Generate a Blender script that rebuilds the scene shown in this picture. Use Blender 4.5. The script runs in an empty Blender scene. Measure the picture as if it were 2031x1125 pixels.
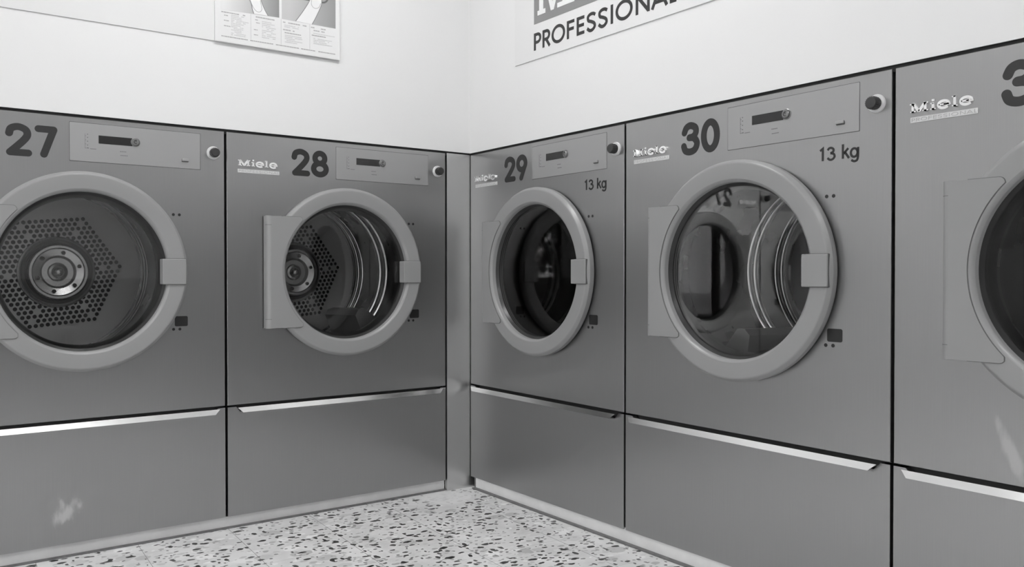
import bpy, bmesh, math, random
from mathutils import Vector, Matrix
random.seed(7)
S = bpy.context.scene
C = S.collection
PI = math.pi

# ------------------------------------------------------------------ camera
W = 0.906            # pitch of one dryer
FL = 0.1182          # corner -> right edge of dryer 28
ZTOP, ZDIV, ZBOT = 1.3888, 0.4285, 0.0456
cam_d = bpy.data.cameras.new('camera')
cam = bpy.data.objects.new('camera', cam_d); C.objects.link(cam)
yaw, pitch, roll, foc = 0.61626, -0.011008, 0.0006, 1664.95
cam.location = (-1.97105, -2.89739, 0.88976)
cam.rotation_mode = 'XYZ'
cam.rotation_euler = (Matrix.Rotation(-yaw, 3, 'Z') @ Matrix.Rotation(PI/2 + pitch, 3, 'X') @ Matrix.Rotation(-roll, 3, 'Z')).to_euler()
cam_d.sensor_fit = 'HORIZONTAL'; cam_d.sensor_width = 36.0
cam_d.lens = foc / 2031 * 36.0
cam_d.shift_x = (1015.5 - 963.94) / 2031
cam_d.clip_start = 0.02
S.camera = cam

# ------------------------------------------------------------------ world, exposure
S.view_settings.view_transform = 'Standard'
S.view_settings.look = 'None'
S.view_settings.gamma = 1.0
S.view_settings.use_curve_mapping = False
S.view_settings.exposure = 1.33
world = bpy.data.worlds.new('overcast_sky'); S.world = world
world.use_nodes = True
wn = world.node_tree.nodes; wl = world.node_tree.links
bg = wn['Background']; bg.inputs['Strength'].default_value = 3.2
tc = wn.new('ShaderNodeTexCoord'); sp = wn.new('ShaderNodeSeparateXYZ'); cr = wn.new('ShaderNodeValToRGB')
wl.new(tc.outputs['Generated'], sp.inputs[0]); wl.new(sp.outputs['Z'], cr.inputs[0]); wl.new(cr.outputs[0], bg.inputs['Color'])
cr.color_ramp.elements[0].position = 0.0; cr.color_ramp.elements[0].color = (.95, .95, .95, 1)
cr.color_ramp.elements[1].position = 0.8; cr.color_ramp.elements[1].color = (.7, .7, .7, 1)

LAMP_POWER = 8.5
RX0, RY0, CEIL = -5.6, -5.6, 2.85       # far-left wall x, back wall y, ceiling height

# ------------------------------------------------------------------ materials
MATS = {}
def mat(name, col, rough=0.5, metal=0.0, spec=0.5, coat=0.0, emit=None):
    m = bpy.data.materials.new(name); m.use_nodes = True
    b = m.node_tree.nodes['Principled BSDF']
    b.inputs['Base Color'].default_value = (col, col, col, 1)
    b.inputs['Roughness'].default_value = rough
    b.inputs['Metallic'].default_value = metal
    b.inputs['Specular IOR Level'].default_value = spec
    b.inputs['Coat Weight'].default_value = coat
    if emit:
        b.inputs['Emission Color'].default_value = (1, 1, 1, 1)
        b.inputs['Emission Strength'].default_value = emit
    MATS[name] = m
    return m

def N(m, t, **kw):
    n = m.node_tree.nodes.new(t)
    for k, v in kw.items():
        if k.startswith('i_'):
            n.inputs[k[2:].replace('_', ' ')].default_value = v
        else:
            setattr(n, k, v)
    return n
def LK(m, a, b): m.node_tree.links.new(a, b)
def vary(m, scale, amp, stretch=(1, 1, 1), inp='Roughness', detail=3):
    """breaks up one input of the principled shader with object-space noise"""
    b = m.node_tree.nodes['Principled BSDF']
    base = b.inputs[inp].default_value
    tcn = N(m, 'ShaderNodeTexCoord'); mp = N(m, 'ShaderNodeMapping')
    mp.inputs['Scale'].default_value = stretch
    nz = N(m, 'ShaderNodeTexNoise', i_Scale=scale, i_Detail=detail)
    mr = N(m, 'ShaderNodeMapRange')
    LK(m, tcn.outputs['Object'], mp.inputs[0]); LK(m, mp.outputs[0], nz.inputs['Vector'])
    LK(m, nz.outputs['Fac'], mr.inputs['Value'])
    mr.interpolation_type = 'SMOOTHSTEP'
    mr.inputs['From Min'].default_value = .15; mr.inputs['From Max'].default_value = .85
    if inp == 'Base Color':
        v = base[0]
        mr.inputs['To Min'].default_value = v - amp; mr.inputs['To Max'].default_value = v + amp
    else:
        mr.inputs['To Min'].default_value = base - amp; mr.inputs['To Max'].default_value = base + amp
    LK(m, mr.outputs[0], b.inputs[inp])
    return mr

STEEL_COL, STEEL_R, STEEL_AN = 0.395, 0.31, 0.6
def steel(name, stain=None):
    m = mat(name, STEEL_COL, STEEL_R, 1.0)
    b = m.node_tree.nodes['Principled BSDF']
    b.inputs['Anisotropic'].default_value = STEEL_AN; b.inputs['Anisotropic Rotation'].default_value = .25   # vertical grain
    tv = N(m, 'ShaderNodeCombineXYZ'); tv.inputs[2].default_value = 1.0
    LK(m, tv.outputs[0], b.inputs['Tangent'])
    tcn = N(m, 'ShaderNodeTexCoord'); mp = N(m, 'ShaderNodeMapping'); mp.inputs['Scale'].default_value = (900, 900, 6)
    nz = N(m, 'ShaderNodeTexNoise', i_Scale=1.0, i_Detail=2)
    mr = N(m, 'ShaderNodeMapRange'); mr.inputs['To Min'].default_value = STEEL_COL - .02; mr.inputs['To Max'].default_value = STEEL_COL + .02
    LK(m, tcn.outputs['Object'], mp.inputs[0]); LK(m, mp.outputs[0], nz.inputs['Vector']); LK(m, nz.outputs['Fac'], mr.inputs['Value'])
    LK(m, mr.outputs[0], b.inputs['Base Color'])
    if stain:
        # dried smear: an ellipse (centre x,z, half sizes, lean) broken up by noise
        cx, cz, rx, rz, lean, amount, nscale, thr = stain
        mp3 = N(m, 'ShaderNodeMapping', vector_type='TEXTURE')
        mp3.inputs['Location'].default_value = (cx, 0, cz)
        mp3.inputs['Rotation'].default_value = (0, lean, 0)
        mp3.inputs['Scale'].default_value = (rx, 1, rz)
        sx = N(m, 'ShaderNodeSeparateXYZ'); cx_ = N(m, 'ShaderNodeCombineXYZ')
        ln = N(m, 'ShaderNodeVectorMath', operation='LENGTH')
        n3 = N(m, 'ShaderNodeTexNoise', i_Scale=nscale, i_Detail=5)
        mp4 = N(m, 'ShaderNodeMapping'); mp4.inputs['Scale'].default_value = (1.6, 1, .7)
        ad = N(m, 'ShaderNodeMath', operation='MULTIPLY_ADD'); ad.inputs[1].default_value = 1.6
        r2 = N(m, 'ShaderNodeMapRange'); r2.inputs['From Min'].default_value = thr; r2.inputs['From Max'].default_value = thr - .35
        r2.inputs['To Max'].default_value = amount
        LK(m, tcn.outputs['Object'], mp3.inputs[0]); LK(m, mp3.outputs[0], sx.inputs[0])
        LK(m, sx.outputs['X'], cx_.inputs['X']); LK(m, sx.outputs['Z'], cx_.inputs['Z']); LK(m, cx_.outputs[0], ln.inputs[0])
        LK(m, tcn.outputs['Object'], mp4.inputs[0]); LK(m, mp4.outputs[0], n3.inputs['Vector'])
        LK(m, n3.outputs['Fac'], ad.inputs[0]); LK(m, ln.outputs['Value'], ad.inputs[2])
        LK(m, ad.outputs[0], r2.inputs['Value'])
        d = N(m, 'ShaderNodeBsdfDiffuse'); d.inputs['Color'].default_value = (.62, .62, .62, 1)
        mx = N(m, 'ShaderNodeMixShader'); out = m.node_tree.nodes['Material Output']
        LK(m, r2.outputs[0], mx.inputs[0]); LK(m, b.outputs[0], mx.inputs[1]); LK(m, d.outputs[0], mx.inputs[2])
        LK(m, mx.outputs[0], out.inputs['Surface'])
    return m

steel('brushed_steel')
steel('brushed_steel_smeared', (0.40, 0.145, 0.105, 0.075, -0.45, .50, 30, 1.25))
steel('brushed_steel_streaked', (0.262, 0.51, 0.022, 0.095, -0.38, .34, 26, 1.55))
mat('filler_steel', .68, .36, 1.0); vary(MATS['filler_steel'], 6, .06)
mat('polished_aluminium', .86, .22, 1.0); vary(MATS['polished_aluminium'], 30, .05, (.3, 1, 1))
mat('door_plastic', .28, .32, 0, .5); vary(MATS['door_plastic'], 40, .03)
mat('control_plastic', .36, .38, .45, .5); vary(MATS['control_plastic'], 20, .03)
mat('panel_edge', .12, .5)
mat('display_glass', .018, .15)
mat('display_steel', .25, .3, .7)
mat('decal_black', .018, .5); vary(MATS['decal_black'], 60, .05)
mat('decal_grey', .16, .6)
mat('chrome', .92, .22, .75)
mat('badge_silver', .62, .35)
mat('badge_relief', .42, .4)
mat('knob_black', .035, .38)
mat('knob_collar', .70, .4)
mat('gasket_rubber', .016, .34)
mat('gasket_sleeve', .03, .30)
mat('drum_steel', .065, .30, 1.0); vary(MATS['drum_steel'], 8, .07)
mat('drum_rib', .85, .30, 1.0)
mat('lifter_steel', .34, .38, .9)
mat('hub_steel', .52, .26, 1.0)
mat('drum_plate', .52, .42, .85); vary(MATS['drum_plate'], 10, .05)
mat('cavity_shade', .006, .8)  # black that stands in for shade in gaps and behind holes
mat('cabinet_gap_shade', .03, .6)  # blackened so that the gap above the grip reads as shade
mat('plinth_paint', .74, .42); vary(MATS['plinth_paint'], 14, .05, (1, 1, 1), 'Base Color', 4)
mat('sealant', .15, .8); vary(MATS['sealant'], 40, .03, (1, 1, 1), 'Base Color')
mat('wall_white', .73, .55, 0, .35)
mat('wall_panel', .69, .5, 0, .35)
mat('ceiling_white', .8, .8)
mat('unseen_dado_dark', .07, .5)
mat('unseen_dado', .26, .5)
mat('frame_dark', .05, .4)
mat('bench_brown', .10, .5)
mat('sign_board', .70, .4)
mat('sign_grey', .235, .45)
mat('sign_white', .78, .45)
mat('sign_black', .022, .4)
mat('poster_paper', .73, .12, 0, .5, coat=.5)
mat('poster_ink', .36, .5); mat('poster_ink_light', .52, .5); mat('poster_line', .20, .5)
mat('poster_skin', .74, .4); mat('poster_dark', .10, .4)
mat('lamp_housing', .7, .4)
mat('lamp_diffuser', .9, .4, emit=LAMP_POWER)
mat('facade_grey', .30, .8)
mat('pavement', .60, .9); vary(MATS['pavement'], 3, .05, (1, 1, 1), 'Base Color')
mat('bark', .06, .9); mat('leaf', .09, .6)

# printed gradients of the poster's picture panels (ink density of the print, in its own object space)
def print_mat(name, x0, x1, a, b_):
    m = mat(name, .5, .15, 0, .5, coat=.4); bs = m.node_tree.nodes['Principled BSDF']
    t = N(m, 'ShaderNodeTexCoord'); s = N(m, 'ShaderNodeSeparateXYZ'); r = N(m, 'ShaderNodeMapRange')
    r.inputs['From Min'].default_value = x0; r.inputs['From Max'].default_value = x1
    r.inputs['To Min'].default_value = a; r.inputs['To Max'].default_value = b_
    LK(m, t.outputs['Object'], s.inputs[0]); LK(m, s.outputs['X'], r.inputs['Value']); LK(m, r.outputs[0], bs.inputs['Base Color'])
print_mat('poster_print_a', 0.03, 0.235, .72, .24)
print_mat('poster_print_b', 0.27, 0.46, .52, .26)

def glass_mat():
    m = bpy.data.materials.new('door_glass'); m.use_nodes = True; MATS['door_glass'] = m
    nt = m.node_tree; nt.nodes.remove(nt.nodes['Principled BSDF']); out = nt.nodes['Material Output']
    tr = N(m, 'ShaderNodeBsdfTransparent'); tr.inputs['Color'].default_value = (.94, .94, .94, 1)
    gl = N(m, 'ShaderNodeBsdfGlossy'); gl.inputs['Roughness'].default_value = .015; gl.inputs['Color'].default_value = (1, 1, 1, 1)
    lw = N(m, 'ShaderNodeFresnel', i_IOR=1.5)
    mx = N(m, 'ShaderNodeMixShader')
    LK(m, lw.outputs[0], mx.inputs[0]); LK(m, tr.outputs[0], mx.inputs[1]); LK(m, gl.outputs[0], mx.inputs[2]); LK(m, mx.outputs[0], out.inputs['Surface'])
glass_mat()
def window_glass():
    m = bpy.data.materials.new('window_glass'); m.use_nodes = True; MATS['window_glass'] = m
    nt = m.node_tree; nt.nodes.remove(nt.nodes['Principled BSDF']); out = nt.nodes['Material Output']
    tr = N(m, 'ShaderNodeBsdfTransparent'); tr.inputs['Color'].default_value = (.93, .93, .93, 1)
    gl = N(m, 'ShaderNodeBsdfGlossy'); gl.inputs['Roughness'].default_value = .01
    mx = N(m, 'ShaderNodeMixShader'); mx.inputs[0].default_value = .06
    LK(m, tr.outputs[0], mx.inputs[1]); LK(m, gl.outputs[0], mx.inputs[2]); LK(m, mx.outputs[0], out.inputs['Surface'])
window_glass()

def terrazzo():
    m = mat('terrazzo', .5, .38, 0, .4); b = m.node_tree.nodes['Principled BSDF']
    t = N(m, 'ShaderNodeTexCoord')
    # warped coordinates so that the chips get irregular outlines
    nz = N(m, 'ShaderNodeTexNoise', i_Scale=38.0, i_Detail=2)
    wv = N(m, 'ShaderNodeVectorMath', operation='MULTIPLY_ADD'); wv.inputs[1].default_value = (.018, .018, 0)
    LK(m, t.outputs['Object'], nz.inputs['Vector']); LK(m, nz.outputs['Color'], wv.inputs[0]); LK(m, t.outputs['Object'], wv.inputs[2])
    def chips(scale, rmin, rmax, keep, stretch, rot):
        mp = N(m, 'ShaderNodeMapping'); mp.inputs['Scale'].default_value = stretch; mp.inputs['Rotation'].default_value = (0, 0, rot)
        v = N(m, 'ShaderNodeTexVoronoi', voronoi_dimensions='2D', i_Scale=scale); v.inputs['Randomness'].default_value = 1
        LK(m, wv.outputs[0], mp.inputs[0]); LK(m, mp.outputs[0], v.inputs['Vector'])
        sc = N(m, 'ShaderNodeSeparateColor'); LK(m, v.outputs['Color'], sc.inputs[0])
        rr = N(m, 'ShaderNodeMapRange'); rr.inputs['To Min'].default_value = rmin; rr.inputs['To Max'].default_value = rmax
        LK(m, sc.outputs['Red'], rr.inputs['Value'])
        lt = N(m, 'ShaderNodeMath', operation='SUBTRACT'); LK(m, rr.outputs[0], lt.inputs[0]); LK(m, v.outputs['Distance'], lt.inputs[1])
        sm = N(m, 'ShaderNodeMapRange'); sm.inputs['From Max'].default_value = .05; LK(m, lt.outputs[0], sm.inputs['Value'])
        kp = N(m, 'ShaderNodeMath', operation='LESS_THAN'); kp.inputs[1].default_value = keep; LK(m, sc.outputs['Green'], kp.inputs[0])
        mu = N(m, 'ShaderNodeMath', operation='MULTIPLY'); LK(m, sm.outputs[0], mu.inputs[0]); LK(m, kp.outputs[0], mu.inputs[1])
        return mu, sc
    def over(prev, fac, col, from_cell=None, lo=0, hi=0):
        mx = N(m, 'ShaderNodeMix', data_type='RGBA')
        LK(m, fac, mx.inputs['Factor'])
        if hasattr(prev, 'links'): LK(m, prev, mx.inputs['A'])
        else: mx.inputs['A'].default_value = (prev, prev, prev, 1)
        if from_cell is not None:
            r = N(m, 'ShaderNodeMapRange'); r.inputs['To Min'].default_value = lo; r.inputs['To Max'].default_value = hi
            LK(m, from_cell, r.inputs['Value']); LK(m, r.outputs[0], mx.inputs['B'])
        else: mx.inputs['B'].default_value = (col, col, col, 1)
        return mx.outputs['Result']
    nb = N(m, 'ShaderNodeTexNoise', i_Scale=7.0, i_Detail=5); LK(m, t.outputs['Object'], nb.inputs['Vector'])
    rb = N(m, 'ShaderNodeMapRange'); rb.inputs['From Min'].default_value = .3; rb.inputs['From Max'].default_value = .7
    rb.inputs['To Min'].default_value = .62; rb.inputs['To Max'].default_value = .78
    LK(m, nb.outputs['Fac'], rb.inputs['Value'])
    c = rb.outputs[0]
    a, s = chips(11, .18, .42, .6, (1, 1.2, 1), .3);   c = over(c, a.outputs[0], 0, s.outputs['Blue'], .50, .85)
    a, s = chips(26, .15, .40, .50, (1, 1.5, 1), 1.0); c = over(c, a.outputs[0], 0, s.outputs['Blue'], .38, .85)
    a, s = chips(48, .15, .40, .22, (1, 1.4, 1), 2.0); c = over(c, a.outputs[0], 0, s.outputs['Blue'], .10, .45)
    a, s = chips(19, .12, .34, .42, (1.0, 1.75, 1), .5);  c = over(c, a.outputs[0], 0, s.outputs['Blue'], .012, .07)
    a, s = chips(24, .10, .33, .30, (1.6, 1.0, 1), .9);  c = over(c, a.outputs[0], 0, s.outputs['Blue'], .012, .10)
    # tile joints
    sx = N(m, 'ShaderNodeSeparateXYZ'); LK(m, t.outputs['Object'], sx.inputs[0])
    def joint(out, off, pitch, half):
        ad = N(m, 'ShaderNodeMath', operation='ADD'); ad.inputs[1].default_value = off; LK(m, out, ad.inputs[0])
        pp = N(m, 'ShaderNodeMath', operation='PINGPONG'); pp.inputs[1].default_value = pitch/2; LK(m, ad.outputs[0], pp.inputs[0])
        l = N(m, 'ShaderNodeMath', operation='LESS_THAN'); l.inputs[1].default_value = half; LK(m, pp.outputs[0], l.inputs[0])
        return l
    # joints run almost square to the left run (leaning 3 degrees)
    mpj = N(m, 'ShaderNodeMapping'); mpj.inputs['Rotation'].default_value = (0, 0, .052)
    LK(m, t.outputs['Object'], mpj.inputs[0]); sj = N(m, 'ShaderNodeSeparateXYZ'); LK(m, mpj.outputs[0], sj.inputs[0])
    j1 = joint(sj.outputs['X'], 1.0155, .2985, .0009); j2 = joint(sj.outputs['Y'], .43+.03, .2985, .0006)
    mj1 = N(m, 'ShaderNodeMath', operation='MULTIPLY'); mj1.inputs[1].default_value = .8; LK(m, j1.outputs[0], mj1.inputs[0])
    mj2 = N(m, 'ShaderNodeMath', operation='MULTIPLY'); mj2.inputs[1].default_value = .45; LK(m, j2.outputs[0], mj2.inputs[0])
    c = over(c, mj1.outputs[0], .12); c = over(c, mj2.outputs[0], .14)
    # pale cement smudge in front of the corner filler
    mp3 = N(m, 'ShaderNodeMapping', vector_type='TEXTURE'); mp3.inputs['Location'].default_value = (-.165, -.075, 0)
    mp3.inputs['Scale'].default_value = (.105, .10, 1); ln = N(m, 'ShaderNodeVectorMath', operation='LENGTH')
    LK(m, wv.outputs[0], mp3.inputs[0]); LK(m, mp3.outputs[0], ln.inputs[0])
    r3 = N(m, 'ShaderNodeMapRange'); r3.inputs['From Min'].default_value = 1.15; r3.inputs['From Max'].default_value = .8
    r3.inputs['To Max'].default_value = .85; LK(m, ln.outputs['Value'], r3.inputs['Value'])
    c = over(c, r3.outputs[0], .80)
    LK(m, c, b.inputs['Base Color'])
terrazzo()

# ------------------------------------------------------------------ mesh helpers
# thing-local frame: x to the right along the front, y into the cabinet (t = -y towards the room), z up
class MB:
    def __init__(s): s.b = bmesh.new()
    def v(s, x, y, z): return s.b.verts.new((x, y, z))
    def f(s, vs, smooth=False):
        try:
            fc = s.b.faces.new(vs); fc.smooth = smooth; return fc
        except ValueError: return None
    def box(s, x0, x1, y0, y1, z0, z1):
        p = [s.v(x, y, z) for x in (x0, x1) for y in (y0, y1) for z in (z0, z1)]
        for q in ((0,1,3,2),(4,6,7,5),(0,4,5,1),(2,3,7,6),(0,2,6,4),(1,5,7,3)): s.f([p[i] for i in q])
        return s
    def prism(s, pts, t0, t1):
        """flat outline in (x, z) between t0 and t1 in front of the panel"""
        a = [s.v(x, -t0, z) for x, z in pts]; b = [s.v(x, -t1, z) for x, z in pts]
        n = len(pts); s.f(a); s.f(b)
        for i in range(n): s.f([a[i], a[(i+1) % n], b[(i+1) % n], b[i]])
        return s
    def rbox(s, x0, x1, z0, z1, t0, t1, r=.003, n=4, bev=0.0):
        pts = []
        for cx, cz, a0 in ((x1-r, z1-r, 0), (x0+r, z1-r, 90), (x0+r, z0+r, 180), (x1-r, z0+r, 270)):
            for k in range(n+1):
                a = math.radians(a0 + 90*k/n); pts.append((cx + r*math.cos(a), cz + r*math.sin(a)))
        if bev:
            cx, cz = (x0+x1)/2, (z0+z1)/2
            ins = [(x - math.copysign(bev, x-cx), z - math.copysign(bev, z-cz)) for x, z in pts]
            L0 = [s.v(x, -t0, z) for x, z in pts]; L1 = [s.v(x, -(t1-bev), z) for x, z in pts]; L2 = [s.v(x, -t1, z) for x, z in ins]
            m = len(pts); s.f(L0); s.f(L2)
            for A, B in ((L0, L1), (L1, L2)):
                for i in range(m): s.f([A[i], A[(i+1) % m], B[(i+1) % m], B[i]])
            return s
        return s.prism(pts, t0, t1)
    def rev(s, prof, cx, cz, n=128, closed=True, smooth=True):
        """revolve (r, t) profile about the axis through (cx, cz) that points to the room"""
        rings = []
        for r, t in prof:
            if r < 1e-6: rings.append([s.v(cx, -t, cz)])
            else: rings.append([s.v(cx + r*math.cos(2*PI*i/n), -t, cz + r*math.sin(2*PI*i/n)) for i in range(n)])
        m = len(prof)
        for k in range(m if closed else m-1):
            A, B = rings[k], rings[(k+1) % m]
            for i in range(n):
                j = (i+1) % n
                if len(A) == 1 and len(B) == 1: continue
                if len(A) == 1: s.f([A[0], B[i], B[j]], smooth)
                elif len(B) == 1: s.f([A[i], A[j], B[0]], smooth)
                else: s.f([A[i], A[j], B[j], B[i]], smooth)
        return s
    def plate_hole(s, x0, x1, z0, z1, cx, cz, R, t0, t1, bev=.0012, n=96):
        ang = [2*PI*i/n for i in range(n)]
        for X, Z in ((x0, z0), (x1, z0), (x0, z1), (x1, z1)): ang.append(math.atan2(Z-cz, X-cx) % (2*PI))
        ang = sorted(set(ang))
        def edge(a, e):
            dx, dz = math.cos(a), math.sin(a); k = 1e9
            if dx > 1e-9: k = min(k, (x1-e-cx)/dx)
            if dx < -1e-9: k = min(k, (x0+e-cx)/dx)
            if dz > 1e-9: k = min(k, (z1-e-cz)/dz)
            if dz < -1e-9: k = min(k, (z0+e-cz)/dz)
            return cx + dx*k, cz + dz*k
        def corner_safe(a):
            X, Z = edge(a, 0)
            return (min(max(X, x0+bev), x1-bev), min(max(Z, z0+bev), z1-bev))
        L = [[s.v(cx+R*math.cos(a), -t0, cz+R*math.sin(a)) for a in ang],
             [s.v(cx+R*math.cos(a), -t1, cz+R*math.sin(a)) for a in ang],
             [s.v(q[0], -t1, q[1]) for q in map(corner_safe, ang)],
             [s.v(q[0], -(t1-bev), q[1]) for q in (edge(a, 0) for a in ang)],
             [s.v(q[0], -t0, q[1]) for q in (edge(a, 0) for a in ang)]]
        m = len(ang)
        for k in range(5):
            A, B = L[k], L[(k+1) % 5]
            for i in range(m): s.f([A[i], A[(i+1) % m], B[(i+1) % m], B[i]])
        return s
    def tube(s, pts, r, n=12):
        """round bar through 3D points"""
        rings = []
        for i, p in enumerate(pts):
            p = Vector(p); a = Vector(pts[max(i-1, 0)]); b = Vector(pts[min(i+1, len(pts)-1)])
            d = (b-a).normalized(); u = d.orthogonal().normalized(); w = d.cross(u)
            rings.append([s.b.verts.new(p + r*(math.cos(2*PI*k/n)*u + math.sin(2*PI*k/n)*w)) for k in range(n)])
        for A, B in zip(rings, rings[1:]):
            for k in range(n): s.f([A[k], A[(k+1) % n], B[(k+1) % n], B[k]], True)
        s.f(rings[0]); s.f(rings[-1]); return s
    def build(s, name, m, parent=None, split=True):
        bmesh.ops.remove_doubles(s.b, verts=s.b.verts, dist=1e-6)
        bmesh.ops.recalc_face_normals(s.b, faces=s.b.faces)
        me = bpy.data.meshes.new(name); s.b.to_mesh(me); s.b.free()
        me.materials.append(MATS[m])
        o = bpy.data.objects.new(name, me); C.objects.link(o); o.parent = parent
        if any(p.use_smooth for p in me.polygons):
            es = o.modifiers.new('edges', 'EDGE_SPLIT'); es.split_angle = math.radians(38)
        return o

def arc(cx, cz, rx, rz, a0, a1, n=20):
    return [(cx + rx*math.cos(math.radians(a0+(a1-a0)*i/n)), cz + rz*math.sin(math.radians(a0+(a1-a0)*i/n))) for i in range(n+1)]
def smooth_path(pts, n=8):
    """Catmull-Rom through the points"""
    out = []
    P = [pts[0]] + list(pts) + [pts[-1]]
    for i in range(1, len(P)-2):
        for k in range(n):
            t = k/n; a, b, c, d = P[i-1], P[i], P[i+1], P[i+2]
            out.append(tuple(.5*((2*b[j]) + (-a[j]+c[j])*t + (2*a[j]-5*b[j]+4*c[j]-d[j])*t*t + (-a[j]+3*b[j]-3*c[j]+d[j])*t**3) for j in (0, 1)))
    out.append(tuple(pts[-1])); return out
def stroke(mb, pts, w, t0, t1, cap='round', closed=False):
    P = [pts[0]]
    for q in pts[1:]:
        if math.hypot(q[0]-P[-1][0], q[1]-P[-1][1]) > 1e-5: P.append(q)
    if closed and math.hypot(P[0][0]-P[-1][0], P[0][1]-P[-1][1]) < 1e-5: P.pop()
    n = len(P); L = []; R = []
    for i in range(n):
        a = P[(i-1) % n] if (closed or i) else P[0]; b = P[i]; c = P[(i+1) % n] if (closed or i < n-1) else P[-1]
        d1 = (b[0]-a[0], b[1]-a[1]); d2 = (c[0]-b[0], c[1]-b[1])
        if d1 == (0, 0): d1 = d2
        if d2 == (0, 0): d2 = d1
        l1 = math.hypot(*d1); l2 = math.hypot(*d2)
        n1 = (-d1[1]/l1, d1[0]/l1); n2 = (-d2[1]/l2, d2[0]/l2)
        mx, mz = n1[0]+n2[0], n1[1]+n2[1]; ml = math.hypot(mx, mz) or 1e-6; mx /= ml; mz /= ml
        k = min(1/max(mx*n1[0]+mz*n1[1], .3), 2.4) * w/2
        L.append((b[0]+mx*k, b[1]+mz*k)); R.append((b[0]-mx*k, b[1]-mz*k))
    if closed:
        A = [[mb.v(x, -t, z) for x, z in Q] for Q, t in ((L, t0), (L, t1), (R, t1), (R, t0))]
        for k in range(4):
            X, Y = A[k], A[(k+1) % 4]
            for i in range(n): mb.f([X[i], X[(i+1) % n], Y[(i+1) % n], Y[i]])
        return
    A = [[mb.v(x, -t, z) for x, z in Q] for Q, t in ((L, t0), (L, t1), (R, t1), (R, t0))]
    for k in range(4):
        X, Y = A[k], A[(k+1) % 4]
        for i in range(n-1): mb.f([X[i], X[i+1], Y[i+1], Y[i]])
    for i in (0, n-1):
        if cap == 'round':
            c = P[i]; o = P[1] if i == 0 else P[-2]
            a0 = math.atan2(c[1]-o[1], c[0]-o[0])
            mb.prism([(c[0]+w/2*math.cos(a0-PI/2+PI*k/10), c[1]+w/2*math.sin(a0-PI/2+PI*k/10)) for k in range(11)], t0, t1)
        else: mb.f([A[k][i] for k in range(4)])

# digits: unit box 1 wide (per digit) x 1.6 high, centre-line coordinates of a thick rounded stroke
DIG = {
 '2': [smooth_path([(.02, 1.16), (.12, 1.46), (.46, 1.58), (.80, 1.42), (.88, 1.12), (.72, .80), (.36, .36), (.06, .02)], 6), [(.06, .02), (.92, .02)]],
 '3': [smooth_path([(.06, 1.20), (.20, 1.48), (.48, 1.58), (.80, 1.42), (.84, 1.12), (.66, .90), (.40, .86)], 6),
       smooth_path([(.40, .86), (.72, .80), (.92, .48), (.78, .12), (.46, .0), (.14, .10), (.02, .38)], 6)],
 '0': [('c', arc(.47, .79, .43, .79, 0, 360, 40))],
 '7': [[(.08, 1.56), (.82, 1.56)], [(.82, 1.56), (.34, .02)]],
 '8': [('c', arc(.46, 1.20, .34, .37, 0, 360, 32)), ('c', arc(.46, .42, .44, .41, 0, 360, 32))],
 '9': [('c', arc(.46, 1.10, .42, .47, 0, 360, 36)), [(.85, .94), (.40, .0)]],
 '6': [('c', arc(.46, .48, .42, .47, 0, 360, 36)), [(.07, .64), (.52, 1.58)]],
 '1': [[(.10, 1.30), (.42, 1.56), (.42, .0)]],
}
def put_glyphs(mb, items, x, z, sx, sz, w, t0, t1, cap='round'):
    for k, it in enumerate(items):
        closed = isinstance(it, tuple) and it[0] == 'c'
        pts = it[1] if closed else it
        stroke(mb, [(x + a*sx, z + b*sz) for a, b in pts], w, t0, t1 + k*2e-5, cap, closed)

def tag(o, label=None, cat=None, group=None, kind=None):
    if label: o['label'] = label
    if cat: o['category'] = cat
    if group: o['group'] = group
    if kind: o['kind'] = kind
    return o
def empty(name, loc, rz=0.0):
    o = bpy.data.objects.new(name, None); C.objects.link(o); o.location = loc; o.rotation_euler = (0, 0, rz)
    o.empty_display_size = .1; return o
def struct(name, mb, m, loc=None, rz=0.0):
    o = mb.build(name, m); o['kind'] = 'structure'
    if loc: o.location = loc; o.rotation_euler = (0, 0, rz)
    return o
def copy_tree(o, parent=None):
    c = o.copy(); C.objects.link(c); c.parent = parent
    for ch in list(o.children): copy_tree(ch, c)
    return c

# ------------------------------------------------------------------ the room shell
DEEP = .86
struct('floor', MB().box(RX0-.2, 1.2, RY0-.2, 1.2, -.12, 0), 'terrazzo')
struct('ceiling', MB().box(RX0-.2, 1.2, RY0-.2, 1.2, CEIL, CEIL+.15), 'ceiling_white')
# boxed-out walls over the two runs, and the masonry behind the dryers
m = MB(); m.box(RX0-.2, 1.2, 0, DEEP, ZTOP+.0045, CEIL); m.box(RX0-.2, 1.2, DEEP, DEEP+.1, 0, CEIL); m.box(RX0-.2, -FL-3*W-.004, 0, DEEP, 0, ZTOP+.0045)
struct('wall_left', m, 'wall_white')
m = MB(); m.box(0, DEEP, RY0-.2, -.0002, ZTOP+.0045, CEIL); m.box(DEEP, DEEP+.1, RY0-.2, 1.0, 0, CEIL); m.box(0, DEEP, RY0-.2, -4*W-.004, 0, ZTOP+.0045)
struct('wall_right', m, 'wall_white')
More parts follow.
